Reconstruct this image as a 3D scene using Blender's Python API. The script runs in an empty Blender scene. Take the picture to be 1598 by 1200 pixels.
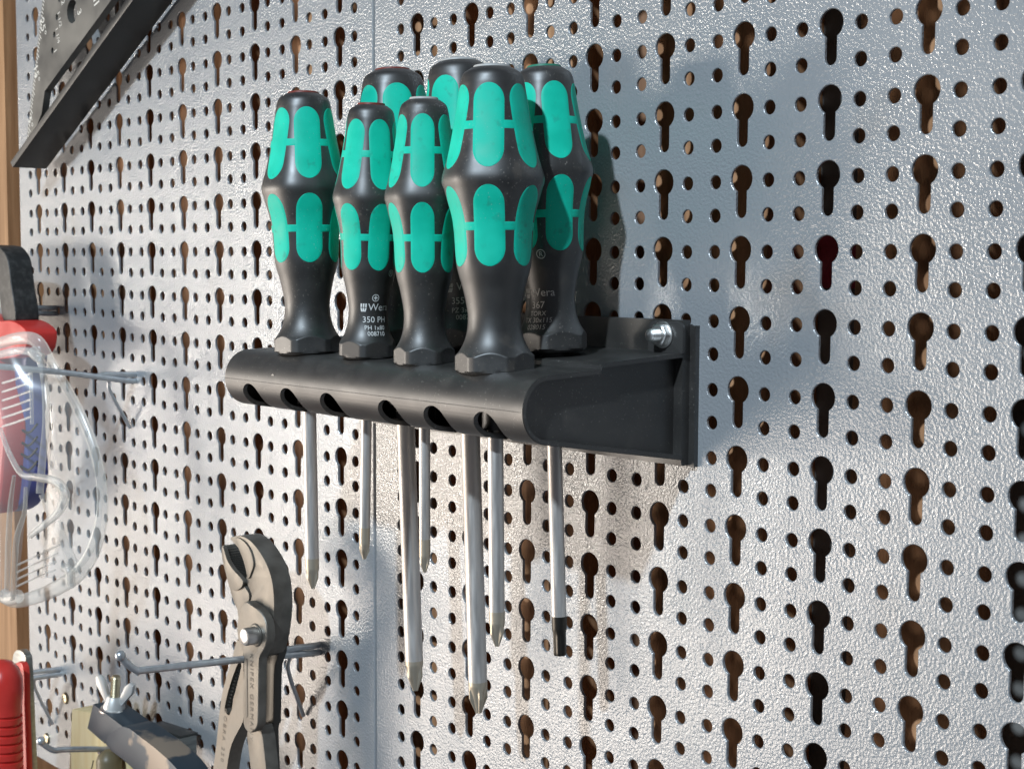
import bpy, bmesh, math, random
from mathutils import Vector, Matrix
from mathutils.geometry import delaunay_2d_cdt

random.seed(7)
MM = 0.001
SC = bpy.context.scene
COL = SC.collection

# ------------------------------------------------------------------ camera
CAM = Vector((546.2, -422.7, -4.48))              # millimetres, panel face is y = 0
YAW, PITCH, ROLL, FPX = -0.848866, -0.0815558, 0.0047855, 2349.4
_f = Vector((math.sin(YAW) * math.cos(PITCH), math.cos(YAW) * math.cos(PITCH), math.sin(PITCH)))
_r = Vector((math.cos(YAW), -math.sin(YAW), 0.0))
_u = _r.cross(_f)
RT = _r * math.cos(ROLL) + _u * math.sin(ROLL)
UP = -_r * math.sin(ROLL) + _u * math.cos(ROLL)
FW = _f
cd = bpy.data.cameras.new("camera")
cam = bpy.data.objects.new("camera", cd)
COL.objects.link(cam)
cam.matrix_world = Matrix(((RT.x, UP.x, -FW.x, CAM.x * MM), (RT.y, UP.y, -FW.y, CAM.y * MM),
                           (RT.z, UP.z, -FW.z, CAM.z * MM), (0, 0, 0, 1)))
cd.sensor_width = 36.0
cd.lens = FPX / 1598 * 36.0
cd.clip_start = 0.02
cd.clip_end = 50
cd.dof.use_dof = True
cd.dof.focus_distance = 0.575
cd.dof.aperture_fstop = 45
SC.camera = cam

# ------------------------------------------------------------------ world, lamps, exposure
w = bpy.data.worlds.new("World")
SC.world = w
w.use_nodes = True
bg = w.node_tree.nodes["Background"]
bg.inputs[0].default_value = (0.80, 0.86, 1.0, 1)
bg.inputs[1].default_value = 0.10

def lamp(name, direction, dist, size, power, color, size_y=None, target=(60, -20, 10)):
    """area lamp that shines along `direction` (towards the panel)"""
    d = Vector(direction).normalized()
    l = bpy.data.lights.new(name, 'AREA')
    l.shape = 'DISK' if size_y is None else 'RECTANGLE'
    l.size = size
    if size_y:
        l.size_y = size_y
    l.energy = power
    l.color = color
    o = bpy.data.objects.new(name, l)
    COL.objects.link(o)
    o.location = Vector(target) * MM - d * dist
    o.rotation_euler = d.to_track_quat('-Z', 'Y').to_euler()
    return o

def dirv(az, el):
    a, e = math.radians(az), math.radians(el)
    return (math.sin(a) * math.cos(e), math.cos(a) * math.cos(e), -math.sin(e))

lamp("window_lamp", dirv(-21, 35), 3.0, 0.12, 90.0, (0.74, 0.88, 1.0))
lamp("door_lamp", dirv(50, -2), 3.0, 0.46, 26.0, (1.0, 0.92, 0.82), size_y=0.34)
lamp("doorway_glow", dirv(80, -6), 3.0, 0.9, 8.0, (1.0, 0.88, 0.76), size_y=1.3)
lamp("floor_glow", dirv(46, -17), 3.0, 1.6, 38.0, (1.0, 0.87, 0.75), size_y=1.0)
SC.view_settings.view_transform = 'Standard'
SC.view_settings.look = 'None'
SC.view_settings.exposure = 0.0
SC.view_settings.gamma = 1.0
SC.view_settings.use_curve_mapping = False
SC.render.engine = 'CYCLES'
SC.cycles.max_bounces = 10
SC.cycles.transmission_bounces = 10
SC.cycles.transparent_max_bounces = 12

# ------------------------------------------------------------------ survey helpers
def on(u, v, ax, val):
    """point (mm) seen at photograph pixel (u, v) on the plane axis ax = val"""
    d = FW + RT * ((u - 799) / FPX) + UP * ((600 - v) / FPX)
    return CAM + d * ((val - CAM[ax]) / d[ax])

def tag(o, label=None, cat=None, group=None, kind=None):
    if label: o["label"] = label
    if cat: o["category"] = cat
    if group: o["group"] = group
    if kind: o["kind"] = kind
    return o

def empty(name, loc=(0, 0, 0), rot=None):
    o = bpy.data.objects.new(name, None)
    COL.objects.link(o)
    o.empty_display_size = 0.01
    o.location = Vector(loc) * MM
    if rot is not None:
        o.rotation_euler = rot.to_euler()
    return o

def mesh_obj(name, verts, faces, mat, parent=None, smooth=None, edges=()):
    me = bpy.data.meshes.new(name)
    me.from_pydata([Vector(v) * MM for v in verts], list(edges), faces)
    return link(name, me, mat, parent, smooth)

def link(name, me, mat, parent=None, smooth=None):
    me.validate()
    if mat is not None and not me.materials:
        me.materials.append(mat)
    if smooth is not None:
        me.polygons.foreach_set("use_smooth", [True] * len(me.polygons))
        if smooth < 180:
            me.set_sharp_from_angle(angle=math.radians(smooth))
    o = bpy.data.objects.new(name, me)
    COL.objects.link(o)
    if parent is not None:
        o.parent = parent
    return o

def bm_obj(name, bm, mat, parent=None, smooth=None):
    me = bpy.data.meshes.new(name)
    bmesh.ops.recalc_face_normals(bm, faces=bm.faces)
    bm.to_mesh(me)
    bm.free()
    return link(name, me, mat, parent, smooth)

def bevel_bm(bm, w, seg=2, ang=35):
    es = [e for e in bm.edges if len(e.link_faces) == 2 and e.calc_face_angle(0) > math.radians(ang)]
    if es and w > 0:
        bmesh.ops.bevel(bm, geom=es, offset=w * MM, segments=seg, affect='EDGES', profile=0.6, clamp_overlap=True)

def box(name, lo, hi, mat, parent=None, bev=0.0, seg=2):
    bm = bmesh.new()
    x0, y0, z0 = [a * MM for a in lo]; x1, y1, z1 = [a * MM for a in hi]
    v = [bm.verts.new(p) for p in ((x0,y0,z0),(x1,y0,z0),(x1,y1,z0),(x0,y1,z0),(x0,y0,z1),(x1,y0,z1),(x1,y1,z1),(x0,y1,z1))]
    for f in ((0,1,2,3),(4,7,6,5),(0,4,5,1),(1,5,6,2),(2,6,7,3),(3,7,4,0)):
        bm.faces.new([v[i] for i in f])
    bevel_bm(bm, bev, seg)
    return bm_obj(name, bm, mat, parent, 40)

def cdt_faces(loops):
    """2D loops (first outer, others holes) -> points, triangles"""
    pts, edges = [], []
    for lp in loops:
        n0 = len(pts)
        pts += [Vector(p) for p in lp]
        edges += [(n0 + i, n0 + (i + 1) % len(lp)) for i in range(len(lp))]
    faces = []
    n = 0
    for lp in loops:
        k = list(range(n, n + len(lp)))
        a = sum(lp[i][0] * lp[(i + 1) % len(lp)][1] - lp[(i + 1) % len(lp)][0] * lp[i][1] for i in range(len(lp)))
        hole = n > 0
        if (a > 0) == hole:
            k.reverse()
        faces.append(k)
        n += len(lp)
    r = delaunay_2d_cdt(pts, edges, faces, 2 if len(loops) > 1 else 1, 1e-7)
    vs, tris = [tuple(p) for p in r[0]], [list(t) for t in r[2]]
    if len(loops) > 1:
        # drop triangles whose centre lies inside a hole
        def inside(p, lp):
            c = False
            for i in range(len(lp)):
                (x1, y1), (x2, y2) = lp[i], lp[i - 1]
                if (y1 > p[1]) != (y2 > p[1]) and p[0] < (x2 - x1) * (p[1] - y1) / (y2 - y1) + x1:
                    c = not c
            return c
        keep = []
        for t in tris:
            c = (sum(vs[i][0] for i in t) / 3, sum(vs[i][1] for i in t) / 3)
            if inside(c, loops[0]) and not any(inside(c, h) for h in loops[1:]):
                keep.append(t)
        tris = keep
    return vs, tris

def slab(name, loops, y0, y1, mat, parent=None, bev=0.0, seg=2, smooth=35):
    """outline(s) in the X-Z plane (mm), given real depth from y0 (front) to y1 (back)"""
    if len(loops) == 1:
        lp = loops[0]
        bm = bmesh.new()
        a = [bm.verts.new((x * MM, y0 * MM, z * MM)) for x, z in lp]
        b = [bm.verts.new((x * MM, y1 * MM, z * MM)) for x, z in lp]
        bm.faces.new(a); bm.faces.new(list(reversed(b)))
        n = len(lp)
        for i in range(n):
            bm.faces.new((a[i], b[i], b[(i + 1) % n], a[(i + 1) % n]))
        bmesh.ops.recalc_face_normals(bm, faces=bm.faces)
        bevel_bm(bm, bev, seg, 25)
        return bm_obj(name, bm, mat, parent, smooth)
    vs, tris = cdt_faces(loops)
    V = [(x, y0, z) for x, z in vs] + [(x, y1, z) for x, z in vs]
    n = len(vs)
    F = [t for t in tris] + [[i + n for i in reversed(t)] for t in tris]
    ed = {}
    for t in tris:
        for i in range(3):
            e = (t[i], t[(i + 1) % 3])
            ed[tuple(sorted(e))] = ed.get(tuple(sorted(e)), 0) + 1
    for t in tris:
        for i in range(3):
            e = (t[i], t[(i + 1) % 3])
            if ed[tuple(sorted(e))] == 1:
                F.append([e[1], e[0], e[0] + n, e[1] + n])
    bm = bmesh.new()
    bv = [bm.verts.new(Vector(v) * MM) for v in V]
    for f in F:
        try: bm.faces.new([bv[i] for i in f])
        except ValueError: pass
    return bm_obj(name, bm, mat, parent, smooth)

def pxloop(pts, y):
    out = []
    for u, v in pts:
        p = on(u, v, 1, y)
        out.append((p.x, p.z))
    return out

def smooth_pts(pts, n=6, closed=False):
    P = [Vector(p) for p in pts]
    out = []
    m = len(P)
    rng = range(m) if closed else range(m - 1)
    for i in rng:
        p1, p2 = P[i], P[(i + 1) % m]
        p0 = P[i - 1] if (closed or i > 0) else p1 * 2 - p2
        p3 = P[(i + 2) % m] if (closed or i + 2 < m) else p2 * 2 - p1
        for k in range(n):
            t = k / n
            out.append(0.5 * ((2 * p1) + (p2 - p0) * t + (2 * p0 - 5 * p1 + 4 * p2 - p3) * t * t + (3 * p1 - p0 - 3 * p2 + p3) * t ** 3))
    if not closed:
        out.append(P[-1])
    return out

def tube(name, pts, r, mat, parent=None, seg=12, n=6, flat=1.0, normal=None, ball=0.0, smooth=True):
    """swept round (or flattened) rod through pts (mm); r scalar or list; ball = radius of a ball at the far end"""
    P = smooth_pts(pts, n) if smooth else [Vector(p) for p in pts]
    m = len(P)
    if not isinstance(r, (list, tuple)):
        R = [r] * m
    else:
        R = []
        for i in range(m):
            t = i / (m - 1) * (len(r) - 1); k = min(int(t), len(r) - 2)
            R.append(r[k] + (r[k + 1] - r[k]) * (t - k))
    V, F = [], []
    prev = Vector(normal) if normal else None
    for i in range(m):
        t = (P[min(i + 1, m - 1)] - P[max(i - 1, 0)]).normalized()
        if prev is None:
            prev = t.orthogonal()
        nrm = (prev - t * prev.dot(t)).normalized()
        prev = nrm if not normal else Vector(normal)
        b = t.cross(nrm)
        for k in range(seg):
            a = 2 * math.pi * k / seg
            V.append(P[i] + nrm * (math.cos(a) * R[i] * flat) + b * (math.sin(a) * R[i]))
    for i in range(m - 1):
        for k in range(seg):
            F.append((i * seg + k, i * seg + (k + 1) % seg, (i + 1) * seg + (k + 1) % seg, (i + 1) * seg + k))
    F.append(list(range(seg - 1, -1, -1)))
    F.append([(m - 1) * seg + k for k in range(seg)])
    bm = bmesh.new()
    bv = [bm.verts.new(v * MM) for v in V]
    for f in F:
        bm.faces.new([bv[i] for i in f])
    if ball:
        bmesh.ops.create_uvsphere(bm, u_segments=14, v_segments=10, radius=ball * MM, matrix=Matrix.Translation(P[-1] * MM))
    return bm_obj(name, bm, mat, parent, 50)

def revolve(name, prof, mat, parent=None, seg=48, rfun=None, smooth=40, cap=True):
    """prof = [(r, z)] bottom to top in local mm; rfun(r, theta, z) shapes the section"""
    V, F = [], []
    for r, z in prof:
        for k in range(seg):
            th = 2 * math.pi * k / seg
            rr = rfun(r, th, z) if rfun else r
            V.append((rr * math.cos(th), rr * math.sin(th), z))
    for i in range(len(prof) - 1):
        for k in range(seg):
            F.append((i * seg + k, i * seg + (k + 1) % seg, (i + 1) * seg + (k + 1) % seg, (i + 1) * seg + k))
    if cap:
        F.append(list(range(seg - 1, -1, -1)))
        F.append([(len(prof) - 1) * seg + k for k in range(seg)])
    return mesh_obj(name, V, F, mat, parent, smooth)

def text_mesh(body, size, spacing=1.0):
    """flat letters (mm), centred on x, baseline at y = 0 -> verts, faces"""
    cu = bpy.data.curves.new("letters", 'FONT')
    cu.body = body
    cu.size = size / 0.69
    cu.align_x = 'CENTER'
    cu.space_character = spacing
    cu.resolution_u = 3
    o = bpy.data.objects.new("letters", cu)
    COL.objects.link(o)
    dg = bpy.context.evaluated_depsgraph_get()
    me = o.evaluated_get(dg).to_mesh()
    vs = [(v.co.x, v.co.y) for v in me.vertices]
    fs = [list(p.vertices) for p in me.polygons]
    bpy.data.objects.remove(o)
    bpy.data.curves.remove(cu)
    return vs, fs

# ------------------------------------------------------------------ materials
def mat(name, color, rough=0.5, metal=0.0, spec=0.5, trans=0.0, ior=1.45, coat=0.0):
    m = bpy.data.materials.new(name)
    m.use_nodes = True
    b = m.node_tree.nodes["Principled BSDF"]
    b.inputs["Base Color"].default_value = (*color, 1)
    b.inputs["Roughness"].default_value = rough
    b.inputs["Metallic"].default_value = metal
    b.inputs["Specular IOR Level"].default_value = spec
    b.inputs["Transmission Weight"].default_value = trans
    b.inputs["IOR"].default_value = ior
    b.inputs["Coat Weight"].default_value = coat
    return m

def nodes(m):
    return m.node_tree.nodes, m.node_tree.links, m.node_tree.nodes["Principled BSDF"]

def add_bump(m, scale, dist, strength=1.0, detail=2.0, stretch=(1, 1, 1), rough=0.5, kind='NOISE'):
    N, L, b = nodes(m)
    tc = N.new("ShaderNodeTexCoord"); mp = N.new("ShaderNodeMapping")
    mp.inputs["Scale"].default_value = stretch
    L.new(tc.outputs["Object"], mp.inputs[0])
    t = N.new("ShaderNodeTexNoise")
    t.inputs["Scale"].default_value = scale; t.inputs["Detail"].default_value = detail; t.inputs["Roughness"].default_value = rough
    L.new(mp.outputs[0], t.inputs["Vector"])
    bp = N.new("ShaderNodeBump")
    bp.inputs["Strength"].default_value = strength; bp.inputs["Distance"].default_value = dist
    L.new(t.outputs[0], bp.inputs["Height"])
    L.new(bp.outputs[0], b.inputs["Normal"])
    return t, bp, mp

def mottle(m, c1, c2, scale, detail=4.0, stretch=(1, 1, 1), lo=0.35, hi=0.65, rough=None, obj_random=0.0):
    N, L, b = nodes(m)
    tc = N.new("ShaderNodeTexCoord"); mp = N.new("ShaderNodeMapping")
    mp.inputs["Scale"].default_value = stretch
    src = tc.outputs["Object"]
    if obj_random:
        oi = N.new("ShaderNodeObjectInfo"); va = N.new("ShaderNodeVectorMath"); va.operation = 'SCALE'
        va.inputs[0].default_value = (1.0, 0.7, 0.4)
        L.new(oi.outputs["Random"], va.inputs["Scale"])
        ad = N.new("ShaderNodeVectorMath"); ad.operation = 'ADD'
        L.new(src, ad.inputs[0]); L.new(va.outputs[0], ad.inputs[1]); src = ad.outputs[0]
    L.new(src, mp.inputs[0])
    t = N.new("ShaderNodeTexNoise")
    t.inputs["Scale"].default_value = scale; t.inputs["Detail"].default_value = detail
    L.new(mp.outputs[0], t.inputs["Vector"])
    r = N.new("ShaderNodeValToRGB")
    r.color_ramp.elements[0].position = lo; r.color_ramp.elements[0].color = (*c1, 1)
    r.color_ramp.elements[1].position = hi; r.color_ramp.elements[1].color = (*c2, 1)
    L.new(t.outputs[0], r.inputs[0]); L.new(r.outputs[0], b.inputs["Base Color"])
    if rough:
        q = N.new("ShaderNodeMapRange")
        q.inputs[1].default_value = lo; q.inputs[2].default_value = hi
        q.inputs[3].default_value = rough[0]; q.inputs[4].default_value = rough[1]
        L.new(t.outputs[0], q.inputs[0]); L.new(q.outputs[0], b.inputs["Roughness"])
    return t, r

M = {}
m = M['panel'] = mat("grey_powder_coat", (0.36, 0.38, 0.40), 0.17, spec=0.8, coat=0.7)
mottle(m, (0.290, 0.305, 0.320), (0.318, 0.334, 0.350), 9, 5)
t, bp, mp = add_bump(m, 860, 0.00034, 1.0, 2.0, rough=0.5)
N, L, b = nodes(m)
t2 = N.new("ShaderNodeTexNoise"); t2.inputs["Scale"].default_value = 45; t2.inputs["Detail"].default_value = 2
bp2 = N.new("ShaderNodeBump"); bp2.inputs["Distance"].default_value = 0.0006; bp2.inputs["Strength"].default_value = 0.35
L.new(mp.outputs[0], t2.inputs["Vector"]); L.new(t2.outputs[0], bp2.inputs["Height"]); L.new(bp2.outputs[0], bp.inputs["Normal"])

def dust(m, color, scale=900, thr=0.70, amount=0.5, soft=0.03, mask_scale=35):
    """scattered pale dust specks and scuffs over whatever colour the material already has"""
    N, L, b = nodes(m)
    src = b.inputs["Base Color"].links[0].from_socket
    tc = N.new("ShaderNodeTexCoord")
    oi = N.new("ShaderNodeObjectInfo"); ad = N.new("ShaderNodeVectorMath"); ad.operation = 'ADD'
    L.new(tc.outputs["Object"], ad.inputs[0]); L.new(oi.outputs["Location"], ad.inputs[1])
    t = N.new("ShaderNodeTexNoise"); t.inputs["Scale"].default_value = scale; t.inputs["Detail"].default_value = 3
    k = N.new("ShaderNodeTexNoise"); k.inputs["Scale"].default_value = mask_scale; k.inputs["Detail"].default_value = 3
    L.new(ad.outputs[0], t.inputs["Vector"]); L.new(ad.outputs[0], k.inputs["Vector"])
    a = N.new("ShaderNodeMapRange"); a.inputs[1].default_value = thr; a.inputs[2].default_value = thr + soft
    c = N.new("ShaderNodeMapRange"); c.inputs[1].default_value = 0.40; c.inputs[2].default_value = 0.62; c.inputs[4].default_value = amount
    L.new(t.outputs[0], a.inputs[0]); L.new(k.outputs[0], c.inputs[0])
    mu = N.new("ShaderNodeMath"); mu.operation = 'MULTIPLY'
    L.new(a.outputs[0], mu.inputs[0]); L.new(c.outputs[0], mu.inputs[1])
    mx = N.new("ShaderNodeMixRGB"); mx.inputs[2].default_value = (*color, 1)
    L.new(mu.outputs[0], mx.inputs[0]); L.new(src, mx.inputs[1]); L.new(mx.outputs[0], b.inputs["Base Color"])
# uneven sheen and faint grime on the panel
q = N.new("ShaderNodeTexNoise"); q.inputs["Scale"].default_value = 22; q.inputs["Detail"].default_value = 5
L.new(mp.outputs[0], q.inputs["Vector"])
qr = N.new("ShaderNodeMapRange"); qr.inputs[1].default_value = 0.35; qr.inputs[2].default_value = 0.68; qr.inputs[3].default_value = 0.14; qr.inputs[4].default_value = 0.27
L.new(q.outputs[0], qr.inputs[0]); L.new(qr.outputs[0], b.inputs["Roughness"])
L.new(qr.outputs[0], b.inputs["Coat Roughness"]); L.new(bp.outputs[0], b.inputs["Coat Normal"])
dust(m, (0.24, 0.20, 0.16), 26, 0.58, 0.30, 0.16, 7)

def wood(name, c1, c2):
    m = mat(name, c2, 0.65, spec=0.3)
    mottle(m, c1, c2, 3.0, 6, (60, 60, 4), 0.3, 0.7, obj_random=3.0)
    add_bump(m, 6, 0.0006, 0.6, 5, (60, 60, 6))
    return m
M['batten'] = wood("brown_timber", (0.30, 0.145, 0.07), (0.64, 0.35, 0.185))
M['post'] = wood("tan_timber", (0.29, 0.155, 0.072), (0.48, 0.275, 0.14))
M['backing'] = wood("shaded_backing_wood", (0.22, 0.115, 0.065), (0.42, 0.235, 0.14))  # brown set darker than the battens, shade put into the colour
M['dark_sheet'] = mat("dark_grey_sheet", (0.05, 0.05, 0.047), 0.6)
mottle(M['dark_sheet'], (0.10, 0.098, 0.092), (0.26, 0.25, 0.235), 14, 3, (1, 1, 1))
M['red_tape'] = mat("dark_red_tape", (0.40, 0.04, 0.08), 0.5)
M['rack'] = mat("black_moulded_plastic", (0.022, 0.021, 0.020), 0.42, spec=1.0, coat=0.65)
M['rack'].node_tree.nodes['Principled BSDF'].inputs['Coat Roughness'].default_value = 0.46
mottle(M['rack'], (0.018, 0.0165, 0.015), (0.031, 0.028, 0.025), 60, 5, rough=(0.44, 0.55))
dust(M['rack'], (0.32, 0.30, 0.27), 1100, 0.655, 0.45, 0.04, 30)
dust(M['rack'], (0.085, 0.075, 0.065), 90, 0.55, 0.4, 0.14, 25)
add_bump(M['rack'], 2600, 0.00003, 0.5, 2)
M['tab'] = mat("grey_black_tab_plastic", (0.05, 0.048, 0.046), 0.4)
M['handle'] = mat("black_handle_plastic", (0.020, 0.019, 0.018), 0.38, spec=1.0, coat=0.55)
M['handle'].node_tree.nodes['Principled BSDF'].inputs['Coat Roughness'].default_value = 0.42
mottle(M['handle'], (0.018, 0.0175, 0.017), (0.032, 0.030, 0.028), 90, 6, rough=(0.40, 0.52))
dust(M['handle'], (0.30, 0.27, 0.23), 1100, 0.645, 0.55, 0.05, 45)
dust(M['handle'], (0.12, 0.10, 0.08), 130, 0.56, 0.40, 0.12, 40)
add_bump(M['handle'], 2200, 0.000022, 0.5, 2)
M['green'] = mat("green_soft_grip", (0.004, 0.42, 0.31), 0.52, spec=0.35)
mottle(M['green'], (0.004, 0.56, 0.385), (0.006, 0.64, 0.45), 120, 6, rough=(0.45, 0.6))
dust(M['green'], (0.03, 0.22, 0.16), 240, 0.60, 0.45, 0.10, 60)
dust(M['green'], (0.35, 0.60, 0.50), 1300, 0.67, 0.5, 0.03, 40)
M['print'] = mat("pale_print", (0.85, 0.85, 0.83), 0.6)
M['print_dim'] = mat("worn_print", (0.6, 0.57, 0.54), 0.6)
M['chrome'] = mat("satin_chrome", (0.66, 0.64, 0.62), 0.30, 0.72)
mottle(M['chrome'], (0.62, 0.59, 0.56), (0.76, 0.725, 0.69), 60, 5, (10, 10, 1), rough=(0.36, 0.52))
M['tip'] = mat("burnished_tip", (0.60, 0.53, 0.42), 0.42, 0.7)
t, bp, mp = add_bump(M['tip'], 1500, 0.00004, 0.6, 1, (0.2, 0.2, 2))
M['tip_dark'] = mat("black_oxide_tip", (0.085, 0.08, 0.072), 0.4, 1.0)
M['zinc'] = mat("zinc_wire", (0.62, 0.64, 0.66), 0.3, 0.75)
mottle(M['zinc'], (0.58, 0.61, 0.64), (0.74, 0.77, 0.80), 200, 4, rough=(0.28, 0.42))
M['steel_bolt'] = mat("bright_bolt_steel", (0.78, 0.77, 0.75), 0.36, 1.0)
M['plier'] = mat("phosphated_steel", (0.40, 0.36, 0.30), 0.48, 0.75)
mottle(M['plier'], (0.165, 0.152, 0.133), (0.245, 0.228, 0.202), 140, 6, rough=(0.42, 0.58))
M['plier_dark'] = mat("dark_steel_and_shade", (0.10, 0.095, 0.085), 0.45, 0.7)  # darker steel, also puts shade into the colour of the jaw mouth
M['square'] = mat("black_anodised_square", (0.030, 0.030, 0.029), 0.42, 0.0, spec=0.6)
mottle(M['square'], (0.024, 0.024, 0.023), (0.038, 0.038, 0.036), 70, 5, rough=(0.36, 0.5))
M['square_face'] = mat("worn_grey_square", (0.13, 0.125, 0.115), 0.38, 0.4)
mottle(M['square_face'], (0.12, 0.116, 0.107), (0.20, 0.194, 0.178), 45, 5, rough=(0.33, 0.48))
M['white_mark'] = mat("white_engraving", (0.72, 0.70, 0.64), 0.6)
M['red'] = mat("red_plastic", (0.52, 0.020, 0.016), 0.32, spec=0.5)
mottle(M['red'], (0.62, 0.035, 0.028), (0.70, 0.05, 0.04), 60, 5, rough=(0.28, 0.4))
M['blue'] = mat("violet_blue_plastic", (0.11, 0.12, 0.36), 0.4)
M['grip_black'] = mat("black_steel_strap", (0.032, 0.033, 0.033), 0.5)
mottle(M['grip_black'], (0.02, 0.021, 0.021), (0.06, 0.06, 0.058), 260, 6, lo=0.45, hi=0.75)
M['grey_plate'] = mat("brushed_grey_steel", (0.36, 0.37, 0.35), 0.36, 0.85)
mottle(M['grey_plate'], (0.30, 0.31, 0.295), (0.42, 0.43, 0.41), 80, 5, (1, 1, 6))
M['pale_plate'] = mat("pale_cast_body", (0.42, 0.42, 0.38), 0.5)
M['clear'] = mat("clear_polycarbonate", (0.95, 0.94, 0.91), 0.045, trans=1.0, ior=1.42)
def milky(m, f):
    N, L, b = nodes(m)
    out = [n for n in N if n.type == 'OUTPUT_MATERIAL'][0]
    tr = N.new("ShaderNodeBsdfTransparent"); mx = N.new("ShaderNodeMixShader")
    lw = N.new("ShaderNodeLayerWeight"); lw.inputs[0].default_value = 0.35
    mr = N.new("ShaderNodeMapRange"); mr.inputs[3].default_value = f; mr.inputs[4].default_value = min(1, f + 0.55)
    L.new(lw.outputs["Facing"], mr.inputs[0]); L.new(mr.outputs[0], mx.inputs[0])
    L.new(tr.outputs[0], mx.inputs[1]); L.new(b.outputs[0], mx.inputs[2]); L.new(mx.outputs[0], out.inputs[0])
M['clear'] = mat("clear_polycarbonate", (0.80, 0.77, 0.71), 0.18, spec=0.9)
milky(M['clear'], 0.22)
M['lens'] = mat("clear_lens", (0.80, 0.80, 0.78), 0.12, spec=1.0)
milky(M['lens'], 0.10)
M['frame_blue'] = mat("chipped_blue_grey_paint", (0.035, 0.055, 0.075), 0.42, 0.2)
t, r = mottle(M['frame_blue'], (0.030, 0.046, 0.062), (0.27, 0.215, 0.165), 24, 14, lo=0.555, hi=0.60)
M['frame_top'] = mat("blue_grey_paint", (0.030, 0.046, 0.064), 0.45, 0.1)
mottle(M['frame_top'], (0.024, 0.038, 0.054), (0.045, 0.062, 0.082), 60, 5)
M['cream'] = mat("cream_wood", (0.66, 0.52, 0.26), 0.5)
mottle(M['cream'], (0.74, 0.58, 0.28), (0.84, 0.70, 0.40), 2.5, 5, (70, 70, 8), obj_random=2.0)
M['brass'] = mat("brass_screw", (0.55, 0.48, 0.34), 0.36, 1.0)
M['cast_zinc'] = mat("cast_zinc", (0.72, 0.72, 0.70), 0.42, 0.55)
M['knob'] = mat("olive_brown_plastic", (0.16, 0.13, 0.075), 0.4)
M['slot_black'] = mat("black_slot", (0.015, 0.014, 0.013), 0.6)
M['cap_red'] = mat("red_cap_disc", (0.20, 0.035, 0.025), 0.5)
M['cap_white'] = mat("white_cap_disc", (0.5, 0.49, 0.47), 0.5)
M['cap_green'] = mat("green_cap_disc", (0.03, 0.22, 0.14), 0.5)

# ------------------------------------------------------------------ perforated panels
PX, PZ = 38.1, 25.4                                  # keyhole pitch across and down

def circle(cx, cz, r, n):
    return [(cx + r * math.cos(2 * math.pi * (k + 0.5) / n), cz + r * math.sin(2 * math.pi * (k + 0.5) / n)) for k in range(n)]

def keyhole(cx, cz, g=0.0):
    R, r, d = 4.98 + g, 2.45 + g, 11.6
    a0 = math.asin(r / R)
    pts = []
    n = 18
    for k in range(n + 1):
        a = -math.pi / 2 + a0 + (2 * math.pi - 2 * a0) * k / n
        pts.append((cx + R * math.cos(a), cz + R * math.sin(a)))
    for k in range(8):
        a = math.pi + math.pi * k / 7
        pts.append((cx + r * math.cos(a), cz - d + r * math.sin(a)))
    return pts

def holes_for(cx, cz, g=0.0):
    hs = [keyhole(cx, cz, g)]
    for dx in (-12.25, 12.25):
        for dz in (-0.8, -13.0):
            hs.append(circle(cx + dx, cz + dz, 2.58 + g, 16))
    return hs

CELL = [(-PX / 2, -PZ + 7.0), (PX / 2, -PZ + 7.0), (PX / 2, 7.0), (-PX / 2, 7.0)]
TV, TT = cdt_faces([CELL] + holes_for(0, 0, 0.28))

def panel(name, x_first, ncol, z0, r_lo, r_hi, x_lo, x_hi, z_lo, z_hi, label):
    V, F = [], []
    def quad(a, b, c, d):
        n = len(V); V.extend((a, b, c, d)); F.append((n, n + 1, n + 2, n + 3))
    tidx = {}
    T = 1.2
    for i in range(ncol):
        for j in range(r_lo, r_hi + 1):
            cx, cz = x_first + i * PX, z0 + j * PZ
            n = len(V)
            V.extend((cx + x, 0.0, cz + z) for x, z in TV)
            F.extend([[n + k for k in t] for t in TT])
            for h0, h1 in zip(holes_for(cx, cz, 0.28), holes_for(cx, cz, 0.0)):
                n = len(V); m_ = len(h0)
                V.extend((x, 0.0, z) for x, z in h0)
                V.extend((x, 0.22, z) for x, z in h1)
                V.extend((x, T, z) for x, z in h1)
                for k in range(m_):
                    k2 = (k + 1) % m_
                    F.append((n + k2, n + k, n + m_ + k, n + m_ + k2))
                    F.append((n + m_ + k2, n + m_ + k, n + 2 * m_ + k, n + 2 * m_ + k2))
    gx0, gx1 = x_first - PX / 2, x_first + (ncol - 0.5) * PX
    gz0, gz1 = z0 + r_lo * PZ - PZ + 7.0, z0 + r_hi * PZ + 7.0
    # plain margins, with edges folded back
    for a, b, c, d in ((x_lo, gx0, z_lo, z_hi), (gx1, x_hi, z_lo, z_hi), (gx0, gx1, z_lo, gz0), (gx0, gx1, gz1, z_hi)):
        if b > a and d > c:
            quad((a, 0, c), (b, 0, c), (b, 0, d), (a, 0, d))
    e = 0.9
    for s, x in ((1, x_lo), (-1, x_hi)):
        steps = [(x, 0.0), (x - s * e * 0.65, 0.3), (x - s * e, 1.0), (x - s * e, 9.0)]
        for (xa, ya), (xb, yb) in zip(steps, steps[1:]):
            quad((xa, ya, z_lo), (xa, ya, z_hi), (xb, yb, z_hi), (xb, yb, z_lo))
    for s, z in ((1, z_lo), (-1, z_hi)):
        steps = [(z, 0.0), (z - s * e * 0.65, 0.3), (z - s * e, 1.0), (z - s * e, 9.0)]
        for (xa, ya), (xb, yb) in zip(steps, steps[1:]):
            quad((x_lo, ya, xa), (x_hi, ya, xa), (x_hi, yb, xb), (x_lo, yb, xb))
    o = mesh_obj(name, V, F, M['panel'])
    tag(o, label, "pegboard", "perforated steel panels")
    return o

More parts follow.
